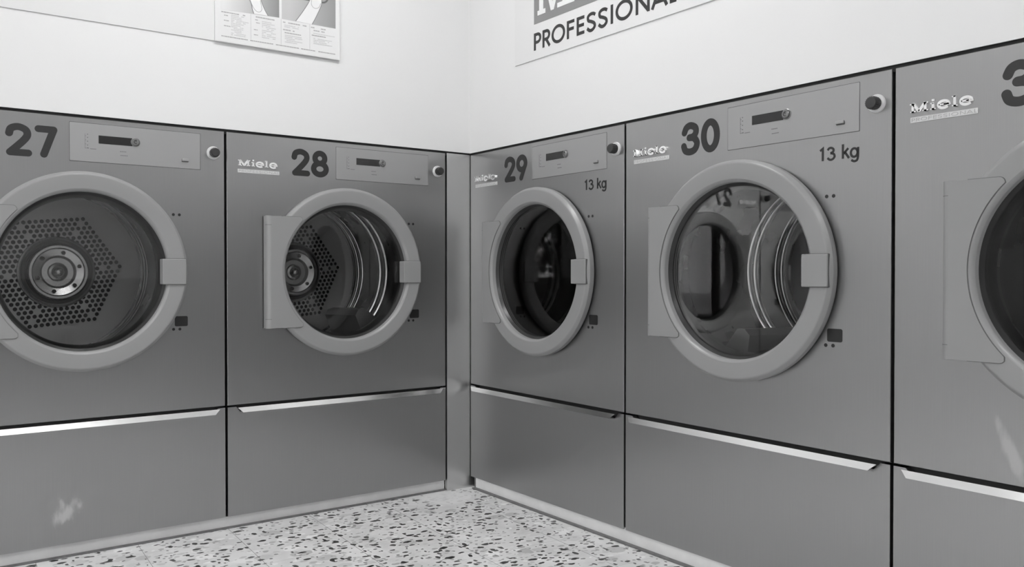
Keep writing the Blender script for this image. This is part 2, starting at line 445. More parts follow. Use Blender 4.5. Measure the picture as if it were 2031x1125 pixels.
# far-left wall with the shop window, back wall with a smaller window
WIN = dict(y0=-5.0, y1=-.20, z0=.38, z1=2.45)
BW = dict(x0=-5.3, x1=-3.7, z0=.80, z1=2.35)
m = MB(); X = (RX0-.2, RX0)
m.box(*X, RY0-.2, WIN['y0'], .8, CEIL); m.box(*X, WIN['y1'], 1.2, .8, CEIL); m.box(*X, WIN['y0'], WIN['y1'], WIN['z1'], CEIL)
struct('wall_far', m, 'wall_white')
m = MB(); Y = (RY0-.2, RY0)
m.box(RX0-.2, BW['x0'], *Y, .85, CEIL); m.box(BW['x1'], 1.2, *Y, .85, CEIL); m.box(BW['x0'], BW['x1'], *Y, BW['z1'], CEIL)
struct('wall_back', m, 'wall_white')
struct('trim_1', MB().box(RX0-.2, 0, RY0-.2, RY0, 0, .85), 'unseen_dado')  # unseen dado, added and toned for the dark band the steel mirrors
struct('trim_9', MB().box(RX0-.2, RX0, RY0, WIN['y0'], 0, .8).box(RX0-.2, RX0, WIN['y1'], 0, 0, .8).box(RX0-.2, RX0, WIN['y0'], WIN['y1'], 0, WIN['z0']), 'unseen_dado_dark')  # darker part of the added dado, mirrored by the right run
def window(name, along, a0, a1, z0, z1, base, n):
    m = MB(); g = MB()
    def bx(M_, p0, p1, q0, q1, d0, d1):
        if along == 'y': M_.box(base-d1, base-d0, p0, p1, q0, q1)
        else: M_.box(p0, p1, base-d1, base-d0, q0, q1)
    bx(m, a0, a1, z0, z0+.05, .04, .12); bx(m, a0, a1, z1-.05, z1, .04, .12)
    for k in range(n+1):
        c = a0 + .03 + (a1-a0-.06)*k/n; bx(m, c-.03, c+.03, z0+.05, z1-.05, .04, .12)
    bx(g, a0+.01, a1-.01, z0+.01, z1-.01, .076, .084)
    o = struct(name, m, 'frame_dark'); p = g.build('pane', 'window_glass', o); return o
window('window_1', 'y', WIN['y0'], WIN['y1'], WIN['z0'], WIN['z1'], RX0, 3)
window('window_2', 'x', BW['x0'], BW['x1'], BW['z0'], BW['z1'], RY0, 1)
struct('added_dark_slab', MB().box(-5.5, -4.35, -.03, -.0005, 0, 2.08), 'frame_dark')  # unseen dark slab added so the door glass mirrors a black strip
# portals so that the daylight of the sky reaches in through the two windows
def portal(name, loc, rot, sx, sy):
    l = bpy.data.lights.new(name, 'AREA'); l.shape = 'RECTANGLE'; l.size = sx; l.size_y = sy; l.cycles.is_portal = True
    o = bpy.data.objects.new(name, l); C.objects.link(o); o.location = loc; o.rotation_euler = rot
portal('daylight_portal', (RX0-.19, (WIN['y0']+WIN['y1'])/2, (WIN['z0']+WIN['z1'])/2), (0, -PI/2, 0), WIN['z1']-WIN['z0'], WIN['y1']-WIN['y0'])
portal('daylight_portal', ((BW['x0']+BW['x1'])/2, RY0-.19, (BW['z0']+BW['z1'])/2), (PI/2, 0, 0), BW['x1']-BW['x0'], BW['z1']-BW['z0'])

# board on the upper left wall whose lower edge draws the thin line beside the poster
struct('trim_2', MB().box(-3.6, -.75, -.0035, 0, 1.6918, CEIL-.02), 'wall_panel')
# vertical filler strip that closes the corner between dryers 28 and 29
m = MB(); m.box(-FL+.0035, .03, .0, .018, .0, ZTOP-.003)
struct('trim_3', m, 'filler_steel')
# plinths and the sealant line at their feet
struct('baseboard_left', MB().box(-FL-3*W, -FL+.001, .019, .034, .003, .0415), 'plinth_paint')
struct('baseboard_right', MB().box(.004, .019, -4*W, -.035, .003, .050), 'plinth_paint')
struct('gap_shade_1', MB().box(RX0, 0, .004, .03, ZTOP-.012, ZTOP+.0045), 'cavity_shade')  # black strip painting the shade in the gap under the wall
struct('gap_shade_2', MB().box(.004, .03, -4*W, 0, ZTOP-.012, ZTOP+.0045), 'cavity_shade')  # same painted gap shade along the right run
struct('trim_4', MB().box(-FL-3*W, -FL, .010, .021, .0, .006), 'sealant')
struct('trim_5', MB().box(-.012, .006, -4*W, -.030, .0, .005), 'sealant')
struct('trim_6', MB().box(.006, .019, -.035, -.022, .0, .060), 'sealant')

# ------------------------------------------------------------------ ceiling lamps
def ceiling_lamp(x, y, label, rz=0):
    t = empty('ceiling_light', (x, y, CEIL), rz)
    tag(t, label, 'lamp', 'ceiling lights of the laundry room')
    MB().box(-.62, .62, -.15, .15, -.07, -.0005).build('housing', 'lamp_housing', t)
    MB().box(-.60, .60, -.13, .13, -.085, -.0702).build('diffuser', 'lamp_diffuser', t)
ceiling_lamp(-1.05, -1.00, 'long ceiling light nearest the room corner above the dryers')
ceiling_lamp(-1.45, -3.3, 'long ceiling light above the camera by the right hand run', 0)
ceiling_lamp(-3.5, -1.35, 'long ceiling light along the left run near the shop window', 0)

# ------------------------------------------------------------------ the dryers
CX, CZ = .4536, .8988
def numeral(txt, parent):
    m = MB()
    for k, ch in enumerate(txt):
        put_glyphs(m, DIG[ch], .2500 + k*.0755, 1.2590, .0565, .0800/1.6, .0210, -.0005, .0007)
    return m.build('number_decal', 'decal_black', parent)
def capacity(parent):
    m = MB(); w = .0058
    X, Z, s = .7075, 1.1835, .0320
    st = lambda pts, closed=False: stroke(m, [(X+a*s, Z+b*s) for a, b in pts], w, -.0005, .0006, 'butt', closed)
    st([(.10, .80), (.34, .96), (.34, -.04)])
    st(smooth_path([(.78, .78), (.90, .92), (1.10, .94), (1.28, .82), (1.26, .62), (1.02, .52)], 5))
    st(smooth_path([(1.02, .52), (1.30, .44), (1.38, .22), (1.22, .03), (.98, .0), (.76, .16)], 5))
    st([(2.10, 1.10), (2.10, -.04)]); st([(2.14, .34), (2.56, .74)]); st([(2.28, .46), (2.62, -.04)])
    st(arc(3.06, .34, .28, .33, 0, 360, 28), True)
    st([(3.38, .74), (3.38, .0)]); st(smooth_path([(3.38, .02), (3.30, -.26), (3.06, -.34), (2.82, -.22)], 5))
    return m.build('capacity_decal', 'decal_black', parent)

def badge(parent):
    """raised chrome wordmark over a small capitals strip"""
    m = MB(); w = .0064; t0, t1 = -.001, .0055
    z0, z1 = 1.2700, 1.2905
    def ln(*pts, ww=w): stroke(m, list(pts), ww, t0, t1, 'butt')
    h = z1-z0
    # M with slab feet
    x = .0435
    ln((x+.006, z0), (x+.006, z1), ww=.006); ln((x+.006, z1), (x+.0205, z0+.001)); ln((x+.0205, z0+.001), (x+.035, z1)); ln((x+.035, z0), (x+.035, z1), ww=.006)
    ln((x, z0+.0015), (x+.013, z0+.0015), ww=.003); ln((x+.028, z0+.0015), (x+.042, z0+.0015), ww=.003)
    ln((x-.001, z1-.0015), (x+.010, z1-.0015), ww=.003); ln((x+.031, z1-.0015), (x+.042, z1-.0015), ww=.003)
    # i
    x = .0905; ln((x+.006, z0), (x+.006, z0+h*.72), ww=.006); ln((x, z0+.0015), (x+.012, z0+.0015), ww=.003); ln((x, z0+h*.70), (x+.008, z0+h*.70), ww=.003); ln((x+.003, z1+.001), (x+.0095, z1+.001), ww=.005)
    # e l e
    for x in (.1065, .1560):
        stroke(m, [(x+.0140, z0+h*.40)] + arc(x+.0140, z0+h*.40, .0120, h*.40, 0, 320, 24), .0062, t0, t1, 'butt')
        ln((x+.003, z0+h*.40), (x+.026, z0+h*.40), ww=.0035)
    x = .1390; ln((x+.006, z0), (x+.006, z1+.003), ww=.006); ln((x, z0+.0015), (x+.0125, z0+.0015), ww=.003); ln((x, z1+.0015), (x+.008, z1+.0015), ww=.003)
    o = m.build('brand_badge', 'chrome', parent)
    s = MB().rbox(.0425, .1935, 1.2465, 1.2590, -.001, .0022, .001)
    s = s.build('badge_strip', 'badge_silver', o)
    q = MB()
    professional(q, .0450, .1910, 1.2488, .0080, .0011, .0015, .0029)
    q.build('badge_lettering', 'badge_relief', o)
    return o

# PROFESSIONAL in a geometric sans: per letter (x0, x1) as fractions of the word, strokes in a unit cell
PRO_X = [(.000, .060), (.072, .137), (.148, .252), (.268, .325), (.343, .400), (.415, .485), (.498, .568), (.585, .606), (.622, .732), (.752, .842), (.850, .950), (.962, 1.0)]
PRO = [
 [[(.12, 0), (.12, 1)], [(.12, .91), (.5, .91)] + arc(.5, .68, .38, .23, 90, -90, 12) + [(.12, .45)]],
 [[(.12, 0), (.12, 1)], [(.12, .91), (.5, .91)] + arc(.5, .68, .34, .23, 90, -90, 12) + [(.12, .45)], [(.44, .46), (.90, 0)]],
 [('c', arc(.5, .5, .44, .44, 0, 360, 40))],
 [[(.14, 0), (.14, 1)], [(.14, .91), (1, .91)], [(.14, .52), (.92, .52)]],
 [[(.14, 0), (.14, 1)], [(.14, .91), (1, .91)], [(.14, .51), (.95, .51)], [(.14, .09), (1, .09)]],
 [smooth_path([(.92, .82), (.70, .91), (.40, .91), (.17, .80), (.22, .60), (.50, .51), (.80, .38), (.86, .20), (.64, .06), (.36, .05), (.08, .20)], 6)],
 [smooth_path([(.92, .82), (.70, .91), (.40, .91), (.17, .80), (.22, .60), (.50, .51), (.80, .38), (.86, .20), (.64, .06), (.36, .05), (.08, .20)], 6)],
 [[(.5, 0), (.5, 1)]],
 [('c', arc(.5, .5, .44, .44, 0, 360, 40))],
 [[(.10, 0), (.10, 1)], [(.10, .95), (.90, .05)], [(.90, 0), (.90, 1)]],
 [[(.06, 0), (.5, .97)], [(.94, 0), (.5, .97)], [(.22, .30), (.78, .30)]],
 [[(.2, 0), (.2, 1)], [(.2, .09), (1, .09)]],
]
def professional(m, x0, x1, z0, h, w, t0, t1):
    L = x1-x0
    for (a, b), items in zip(PRO_X, PRO):
        put_glyphs(m, items, x0+a*L, z0, (b-a)*L, h, w, t0, t1, 'butt')

def make_dryer(rib_depths, D):
    """D: depth of the perforated drum back behind the front panel"""
    t = empty('tumble_dryer', (0, 0, 0))
    # carcass behind the front, open towards the room
    m = MB(); x0, x1, z0, z1, d = .006, W-.006, .08, ZTOP-.008, .80
    m.box(x0, x0+.003, .022, d, z0, z1).box(x1-.003, x1, .022, d, z0, z1).box(x0, x1, d, d+.003, z0, z1).box(x0, x1, .022, d, z1-.003, z1).box(x0, x1, .022, d, z0, z0+.003)
    m.box(x0, x1, .024, .030, ZDIV-.045, ZDIV+.025)  # backs the grip gap, its shade put into the colour
    for fx in (.08, .80):
        for fy in (.12, .70): m.box(fx-.025, fx+.025, fy-.025, fy+.025, 0, .0802)
    m.build('cabinet', 'cabinet_gap_shade', t)
    MB().plate_hole(.0043, W-.0043, ZDIV+.0045, ZTOP-.0045, CX, CZ, .268, -.020, 0).build('front_panel', 'brushed_steel', t)
    zt_ = ZDIV-.0015; xa, xb = .0043, W-.0043
    sp = MB().prism([(xa, ZBOT), (xb, ZBOT), (xb, zt_), (.8775, zt_), (.8600, .4090), (.0495, .4090), (.0340, zt_), (xa, zt_)], -.020, 0).build('service_panel', 'brushed_steel', t)
    # grip: a folded lip, higher and wider at its top edge
    h = MB(); prof = [(.000, .4015), (.0285, .4095), (.0205, .4262), (.0190, .4255), (.0265, .4108), (.000, .4040)]
    xs = lambda k: ((.0495, .860), (.0495, .860), (.0335, .878), (.0335, .878), (.0495, .860), (.0495, .860))[k]
    A = [h.v(xs(k)[0], -a, b) for k, (a, b) in enumerate(prof)]; B = [h.v(xs(k)[1], -a, b) for k, (a, b) in enumerate(prof)]
    for k in range(6): h.f([A[k], A[(k+1) % 6], B[(k+1) % 6], B[k]])
    h.f(A); h.f(B)
    h.build('handle', 'polished_aluminium', sp)
    # control fascia
    cp = MB().rbox(.4155, .8205, 1.2455, 1.3690, -.001, .0004, .002).build('fascia_joint', 'panel_edge', t)
    cp = MB().rbox(.4167, .8193, 1.2467, 1.3674, -.001, .0016, .002, 3, .0006).build('control_panel', 'control_plastic', t)
    MB().rbox(.5000, .6010, 1.3068, 1.3325, .0010, .0022, .0008).build('display', 'display_glass', cp)
    MB().rev([(0, .001), (.0143, .001), (.0143, .0030), (.0128, .0038), (.0118, .0030), (0, .0030)], .6110, 1.3205, 40, False).build('selector_ring', 'display_steel', cp)
    MB().rev([(0, .003), (.0105, .003), (.0105, .0070), (.0090, .0085), (0, .0085)], .6110, 1.3205, 40, False).build('selector_knob', 'display_steel', cp)
    g = MB(); stroke(g, arc(.6110, 1.3205, .0055, .0055, 60, 300, 16), .0022, .0083, .0089, 'butt'); g.box(.610, .612, -.0089, -.0083, 1.3195, 1.3265)
    g.build('selector_mark', 'decal_black', cp)
    g = MB(); g.box(.4600, .4608, -.0021, -.0015, 1.2880, 1.3345)
    for z in (1.2890, 1.302, 1.315, 1.328): g.box(.4606, .4640, -.0021, -.0015, z-.0006, z+.0006)
    g.box(.4650, .4715, -.0021, -.0015, 1.2885, 1.2910); g.box(.4750, .4930, -.0021, -.0015, 1.2872, 1.2890)
    for z in (1.299, 1.311, 1.323, 1.333): g.box(.4660, .4695, -.0021, -.0015, z-.0012, z+.0012)
    g.build('programme_marks', 'decal_grey', cp)
    g = MB()
    for k in range(4): g.box(.5640+k*.0050, .5675+k*.0050, -.0021, -.0015, 1.2853, 1.2878)
    for k in range(5): g.box(.5650+k*.0046, .5685+k*.0046, -.0021, -.0015, 1.2730, 1.2752)
    g.build('start_marks', 'decal_grey', cp)
    b = MB().rbox(.7575, .7800, 1.2685, 1.2780, .0010, .0030, .001).build('flap_notch_shade', 'panel_edge', cp)  # dark plate painting the shade inside the finger notch
    MB().rbox(.7575, .7800, 1.2712, 1.2790, .0030, .0075, .001, 3, .001).build('flap_button', 'control_plastic', cp)
    # rotary stop knob on a pale collar
    k = MB().rev([(0, -.001), (.0228, -.001), (.0228, .0030), (.0212, .0055), (.0, .0055)], .8640, 1.3065, 48, False).build('stop_knob_collar', 'knob_collar', t)
    m = MB(); prof = [(0, .005), (.0150, .005), (.0150, .026), (.0130, .0290), (0, .0295)]
    m.rev(prof, .8640, 1.3065, 40, False)
    for i in range(20):
        a = 2*PI*i/20; x, z = .8640+.0151*math.cos(a), 1.3065+.0151*math.sin(a)
        m.box(x-.0008, x+.0008, -.026, -.008, z-.0008, z+.0008)
    m.build('stop_knob', 'knob_black', t)
    # small plugged holes and the strike plate
    for x, z in ((.7300, 1.0900), (.7495, 1.0900), (.7290, .7060), (.7495, .7060)):
        MB().rev([(0, -.001), (.0048, -.001), (.0048, .0006), (0, .0006)], x, z, 20, False).build('hole_plug', 'decal_black', t)
    MB().rbox(.7330, .7755, .7155, .7495, -.001, .0008, .005, 5).build('strike_plate', 'gasket_rubber', t)
    badge(t)
    # door: ring, hinge cover, hinge pins, latch cover, glass, gasket
    door = MB().rev([(.300, .0045), (.3105, .0055), (.3133, .009), (.3137, .0275), (.3063, .0372), (.3040, .0386), (.3010, .0390), (.3000, .0390), (.2600, .0384), (.2590, .0382), (.2515, .0315), (.2506, .0290), (.2506, .0060), (.262, .0045)], CX, CZ, 160).build('door', 'door_plastic', t)
    # hinge cover: plate from the hinge line over the ring to an arc round the glass
    zt, zb = CZ+.198, CZ-.200; r = .2640
    a1 = math.degrees(math.asin((.198-.010)/r)); a2 = math.degrees(math.asin((.200-.010)/r))
    rt = CX - r*math.cos(math.radians(a1)); rb = CX - r*math.cos(math.radians(a2))
    def ramp_plate(off, lift, name, mt, x_start=.133):
        """plate following the outline, sloping from the hinge line up onto the ring face"""
        xs_ = [x_start] + [.133 + .016*(1-math.cos(PI/2*i/6)) for i in range(1, 7)] + [.17, .19] + [CX - (r-off)*math.cos(a1*PI/180*i/40) for i in range(0, 41)]
        xs_ = sorted(set(x for x in xs_ if x >= x_start))
        m = MB(); zc = CZ
        def zlim(x):
            # upper / lower border at x
            up = zt+off; lo = zb-off
            if x > rt-.014:
                k = min(1, (x-(rt-.014))/(.012+off)); up = zt-.012+(.012+off)*math.sqrt(max(0, 1-k*k))
                k = min(1, (x-(rb-.014))/(.012+off)); lo = zb+.012-(.012+off)*math.sqrt(max(0, 1-k*k))
            rr = r-off; hole = math.sqrt(max(0, rr*rr-(CX-x)**2)) if CX-x < rr else 0
            return lo, up, hole
        tt = lambda x: .0240 + .0165*math.sin(math.acos(1-min(1, (x-.133)/.016))) + lift - .0010 if x > .1331 else .0240
        xmax = rt-.002+off
        xs_ = [x for x in xs_ if x < xmax-.001] + [xmax]
        if CX-r+off < xmax: xs_ = sorted(set(xs_ + [CX-r+off]))
        for sgn in (0, 1):
            prev = None
            for x in xs_:
                lo, up, hole = zlim(x)
                if hole == 0: a, b_ = (CZ, up) if sgn else (lo, CZ)
                else: a, b_ = (CZ+hole, up) if sgn else (lo, CZ-hole)
                if sgn and b_ < a: b_ = a
                if not sgn and b_ < a: a = b_
                t_ = tt(x)
                cur = [m.v(x, -.006, a), m.v(x, -t_, a), m.v(x, -t_, b_), m.v(x, -.006, b_)]
                if prev:
                    for i in range(4): m.f([prev[i], prev[(i+1) % 4], cur[(i+1) % 4], cur[i]])
                else: m.f(cur)
                prev = cur
            m.f(prev)
        return m.build(name, mt, door)
    ramp_plate(0, .0016, 'hinge_cover', 'door_plastic')
    ramp_plate(.0012, .0004, 'hinge_joint', 'panel_edge', .1900)
    
    for za, zz in ((zt-.032, zt+.001), (zb-.001, zb+.032)):
        MB().tube([(.1490, -.0240, za), (.1490, -.0240, zz)], .0168, 28).build('hinge_knuckle', 'door_plastic', door)
    for zj in (zt-.0325, zb+.0315): MB().tube([(.1490, -.0240, zj), (.1490, -.0240, zj+.0014)], .0172, 28).build('hinge_seam', 'panel_edge', door)
    # latch cover across the ring on the right
    m = MB(); m.rbox(.6845, .7600, .8570, .9410, .006, .0435, .003, 4, .0016); m.build('latch_cover', 'door_plastic', door)
    MB().rbox(.6990, .7605, .8553, .9425, .006, .0402, .003, 4).build('latch_joint', 'panel_edge', door)
    m = MB().rev([(.2508, .016), (.2490, .012), (.2440, .006), (.2400, -.002), (.2360, -.014), (.2330, -.026), (.2330, -.031), (.266, -.031), (.266, .006), (.2520, .006)], CX, CZ, 128).build('gasket', 'gasket_sleeve', door)
    MB().rev([(0, .0040), (.2440, .0040), (.2440, .0000), (0, .0000)], CX, CZ, 96, False).build('door_glass', 'door_glass', door)
    # drum
    R = .300
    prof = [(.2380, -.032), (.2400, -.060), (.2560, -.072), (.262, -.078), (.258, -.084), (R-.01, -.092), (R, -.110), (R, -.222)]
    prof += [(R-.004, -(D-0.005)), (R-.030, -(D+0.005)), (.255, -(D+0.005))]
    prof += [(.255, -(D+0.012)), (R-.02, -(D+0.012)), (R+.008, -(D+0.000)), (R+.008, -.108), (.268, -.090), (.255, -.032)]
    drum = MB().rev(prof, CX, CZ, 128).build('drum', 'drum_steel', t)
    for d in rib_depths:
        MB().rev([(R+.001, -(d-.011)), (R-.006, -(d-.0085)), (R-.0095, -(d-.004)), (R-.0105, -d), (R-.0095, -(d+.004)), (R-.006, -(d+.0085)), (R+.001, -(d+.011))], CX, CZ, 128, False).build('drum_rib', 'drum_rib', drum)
    # perforated back: hexagonal lattice of holes, five rows on each of six sides
    m = MB(); pit = .0197; hr = .0074; tb = -D; NS = 12
    c0, s0 = math.cos(.10), math.sin(.10)
    for q in range(-12, 13):
        for r_ in range(-12, 13):
            k = max(abs(q), abs(r_), abs(q+r_))
            if k > 12: continue
            ux = pit*(q + r_/2); uz = pit*(r_*math.sqrt(3)/2)
            x, z = CX + c0*ux - s0*uz, CZ + s0*ux + c0*uz
            hx = []
            for i in range(NS):
                a = 2*PI*i/NS + .10 + PI/6; hx.append((x + (pit/math.sqrt(3) if i % 2 == 0 else pit/2)*math.cos(a), z + (pit/math.sqrt(3) if i % 2 == 0 else pit/2)*math.sin(a)))
            if 7 <= k <= 11 and not (q == 0 or r_ == 0 or q+r_ == 0) or (7 <= k <= 11 and (q == 0 or r_ == 0 or q+r_ == 0) and k % 2):
                o_ = [m.v(a, -tb, b) for a, b in hx]; i_ = []; j_ = []
                for i in range(NS):
                    a = 2*PI*i/NS + .10 + PI/6; i_.append(m.v(x+hr*math.cos(a), -tb, z+hr*math.sin(a))); j_.append(m.v(x+hr*math.cos(a), -tb+.004, z+hr*math.sin(a)))
                for i in range(NS): m.f([o_[i], o_[(i+1) % NS], i_[(i+1) % NS], i_[i]]); m.f([i_[i], i_[(i+1) % NS], j_[(i+1) % NS], j_[i]])
            elif k > 6: m.f([m.v(a, -tb, b) for a, b in hx])
    bp = m.build('back_plate', 'drum_plate', drum)
    # plain margin of the back plate round the hexagon
    m = MB(); n = 120; inn = []; out = []
    for i in range(n):
        a = 2*PI*i/n; aa = (a-.10) % (PI/3); rr = pit*11.75*math.cos(PI/6)/math.cos(aa-PI/6)
        inn.append(m.v(CX+rr*math.cos(a), -tb-.0015, CZ+rr*math.sin(a))); out.append(m.v(CX+(R-.012)*math.cos(a), -tb-.004, CZ+(R-.012)*math.sin(a)))
    for i in range(n): m.f([inn[i], inn[(i+1) % n], out[(i+1) % n], out[i]], True)
    m.build('back_plate_rim', 'drum_plate', drum)
    MB().rev([(0, -(D+0.040)), (R, -(D+0.040)), (R, -(D+0.042)), (0, -(D+0.042))], CX, CZ, 64, False).build('drum_back_shade', 'cavity_shade', drum)  # black disc puts the dark behind the holes into colour
    # hub: raised disc, dished ring, six bolts, domed cap
    hub = MB().rev([(0, -(D-0.020)), (.052, -(D-0.020)), (.056, -(D-0.024)), (.060, -(D-0.036)), (.084, -(D-0.042)), (.088, -(D-0.048)), (.096, -(D-0.048)), (.100, -(D-0.040)), (.104, -(D-0.015)), (.112, -(D-0.008)), (.128, -(D-0.006)), (.131, -(D-0.001)), (.131, -(D+0.005)), (0, -(D+0.005))], CX, CZ, 96, False).build('hub', 'hub_steel', drum)
    for i in range(6):
        a = PI*i/3+.3
        MB().rev([(0, -(D-0.035)), (.0075, -(D-0.035)), (.0075, -(D-0.046)), (0, -(D-0.046))], CX+.071*math.cos(a), CZ+.071*math.sin(a), 6, False, False).build('hub_bolt', 'gasket_rubber', drum)
    MB().rev([(0, -(D-0.050)), (.012, -(D-0.048)), (.018, -(D-0.042)), (.022, -(D-0.030)), (.030, -(D-0.028)), (.034, -(D-0.021)), (.034, -(D-0.019)), (0, -(D-0.019))], CX, CZ, 48, False).build('hub_cap', 'hub_steel', drum)
    MB().rev([(.106, -(D-0.016)), (.116, -(D-0.016)), (.116, -(D-0.007)), (.106, -(D-0.007))], CX, CZ, 96).build('hub_groove', 'gasket_rubber', drum)
    return t, drum, door, sp
def lifter(drum, ang, back=.425, name='lifter'):
    """paddle along the drum wall at angle ang (degrees)"""
    a = math.radians(ang); m = MB(); R = .298
    u = (math.cos(a), math.sin(a)); w = (-math.sin(a), math.cos(a))
    sec = [(-.065, 0), (-.048, .010), (-.024, .098), (0, .108), (.024, .098), (.048, .010), (.065, 0)]
    A = []; B = []
    for p_, h_ in sec:
        x = CX + u[0]*(R-h_) + w[0]*p_; z = CZ + u[1]*(R-h_) + w[1]*p_
        x2 = CX + u[0]*(R-h_*.9) + w[0]*p_; z2 = CZ + u[1]*(R-h_*.9) + w[1]*p_
        A.append(m.v(x, .125, z)); B.append(m.v(x2, back, z2))
    n = len(sec)
    for i in range(n): m.f([A[i], A[(i+1) % n], B[(i+1) % n], B[i]], i < n-1)
    m.f(A); m.f(B)
    return m.build(name, 'lifter_steel', drum)

proto, pdrum, pdoor, psp = make_dryer((.232, .286, .448, .486), .520)
proto13 = make_dryer((.440, .474, .590, .624), .665)[0]     # the 13 kg dryers have a deeper drum
G = 'stainless steel tumble dryers of the two runs'
def place(o, run, k):
    if run == 'L': o.location = (-FL-(k+1)*W, 0, 0); o.rotation_euler = (0, 0, 0)
    else: o.location = (0, -k*W, 0); o.rotation_euler = (0, 0, -PI/2)
specs = [('28', 'L', 0, 'stainless steel tumble dryer with black number 28, beside the corner filler strip on the left'),
         ('27', 'L', 1, 'stainless steel tumble dryer with black number 27, whitish smear on its lower panel'),
         ('26', 'L', 2, 'stainless steel tumble dryer with black number 26, left of number 27'),
         ('29', 'R', 0, 'stainless steel tumble dryer with black number 29 and 13 kg, in the corner'),
         ('30', 'R', 1, 'stainless steel tumble dryer with black number 30 and 13 kg, between 29 and 31'),
         ('31', 'R', 2, 'stainless steel tumble dryer at the right edge, pale streak below its hinged door'),
         ('32', 'R', 3, 'stainless steel tumble dryer with black number 32, right of number 31')]
def child(o, base):
    for c in o.children:
        if c.name.split('.')[0] == base: return c
for i, (num, run, k, lab) in enumerate(specs):
    o = proto if i == 0 else proto13 if i == 3 else copy_tree(proto if run == 'L' else proto13)
    place(o, run, k); tag(o, lab, 'tumble dryer', G)
    specs[i] = specs[i] + (o,)
for num, run, k, lab, o in specs:
    numeral(num, o)
    if num in ('29', '30', '31', '32'): capacity(o)
    dr = child(o, 'drum')
    if num == '28': lifter(dr, -52)
    if num == '30': lifter(dr, -113, .60)
    if num == '29': lifter(dr, -75)
    if num == '27':
        s_ = child(o, 'service_panel'); s_.data = s_.data.copy(); s_.data.materials[0] = MATS['brushed_steel_smeared']; s_['label'] = 'lower panel with a dried whitish smear'
    if num == '31':
        s_ = child(o, 'front_panel'); s_.data = s_.data.copy(); s_.data.materials[0] = MATS['brushed_steel_streaked']; s_['label'] = 'front panel with a pale diagonal streak'

# ------------------------------------------------------------------ poster on the left wall
PX0, PZ0, PW, PH = -1.0620, 1.6905, .4665, .66
po = empty('instruction_poster', (PX0, 0, PZ0))
tag(po, 'white laminated instruction poster with finger pictures and columns of small print, above dryer 28', 'poster')
MB().box(0, PW, -.0100, -.0040, 0, PH).build('backing_board', 'sign_board', po)
MB().box(.0015, PW-.0015, -.0108, -.0101, .0015, PH-.0015).build('sheet', 'poster_paper', po)
T0, T1 = .0106, .0111
def pz(z): return z - PZ0
def pxs(s): return -s - PX0
# the picture fields
MB().prism([(pxs(1.0412), pz(1.8000)), (pxs(.8325), pz(1.8085)), (pxs(.8325), pz(2.08)), (pxs(1.0412), pz(2.08))], T0, T1).build('picture_field', 'poster_print_a', po)
MB().prism([(pxs(.8228), pz(1.8060)), (pxs(.6133), pz(1.8060)), (pxs(.6133), pz(2.08)), (pxs(.8228), pz(2.08))], T0, T1).build('picture_field', 'poster_print_b', po)
# printed fingers with their outlines and nails
f1 = smooth_path([(.985, 1.93), (.9389, 1.8482), (.9310, 1.8200), (.9256, 1.8063)], 5) + [(.8740, 1.8076)] + smooth_path([(.8850, 1.8250), (.8958, 1.8480), (.9140, 1.90), (.925, 1.93)], 5)
f2 = smooth_path([(.7050, 1.93), (.7156, 1.8929), (.7420, 1.8480), (.7705, 1.8071)], 5) + [(.7070, 1.8060)] + smooth_path([(.6950, 1.8280), (.6716, 1.8792), (.6686, 1.9044), (.662, 1.93)], 5)
for f_, nm in ((f1, 'a'), (f2, 'b')):
    P_ = [(pxs(s), pz(z)) for s, z in f_]
    MB().prism(P_, T0+.0006, T1+.0004).build('printed_finger', 'poster_skin', po)
    m = MB(); k = len(P_)//2
    stroke(m, P_[:k], .0026, T1+.0003, T1+.0006, 'butt'); stroke(m, P_[k:], .0026, T1+.0003, T1+.0006, 'butt')
    m.build('finger_outline', 'poster_line', po)
m = MB()
stroke(m, [(pxs(s), pz(z)) for s, z in smooth_path([(.9560, 1.90), (.9330, 1.838), (.9180, 1.8175), (.9040, 1.8160), (.8965, 1.8280), (.9020, 1.855)], 6)], .0018, T1+.0004, T1+.0007)
m.build('nail_outline', 'poster_ink', po); m = MB()
stroke(m, [(pxs(s), pz(z)) for s, z in smooth_path([(.7060, 1.91), (.7098, 1.883), (.7040, 1.8700), (.6922, 1.8665), (.6800, 1.8730), (.6735, 1.8880)], 6)], .0018, T1+.0004, T1+.0007)
m.build('nail_outline', 'poster_ink', po)
m = MB(); m.prism([(pxs(.7561), pz(1.8885)), (pxs(.7185), pz(1.8896)), (pxs(.700), pz(1.935)), (pxs(.7561), pz(1.935))], T1+.0001, T1+.0003)
stroke(m, [(pxs(s), pz(z)) for s, z in smooth_path([(.6700, 1.8925), (.6560, 1.8960), (.6460, 1.9070), (.6440, 1.9300)], 5)], .006, T1+.0001, T1+.0003)
m.build('printed_knob', 'poster_dark', po)
# small print: columns of short broken lines
random.seed(11)
def textline(m, s0, s1, z, h, dens=.86):
    x = s0
    while x > s1+.002:
        w_ = random.uniform(.003, .011); e = max(x-w_, s1)
        if random.random() < dens: m.box(pxs(x), pxs(e), -(T1+.0002), -T0, pz(z)-h/2, pz(z)+h/2)
        x = e - .0013
heavy = MB(); light = MB()
def flush(a='bold_print', b='small_print'):
    global heavy, light
    heavy.build(a, 'poster_ink', po); light.build(b, 'poster_ink_light', po); heavy = MB(); light = MB()
textline(heavy, 1.0400, .9560, 1.7935, .0036)
for z, a, b_ in ((1.783, 1.030, 1.015), (1.7655, 1.031, 1.013), (1.747, 1.031, 1.009), (1.722, 1.031, 1.021)): textline(heavy, a, b_, z, .0030)
for i in range(13): textline(light, 1.0060, random.choice((.955, .962, .945, .970)), 1.7870-i*.0056, .0026)
flush()
textline(heavy, .9256, .8500, 1.7965, .0036)
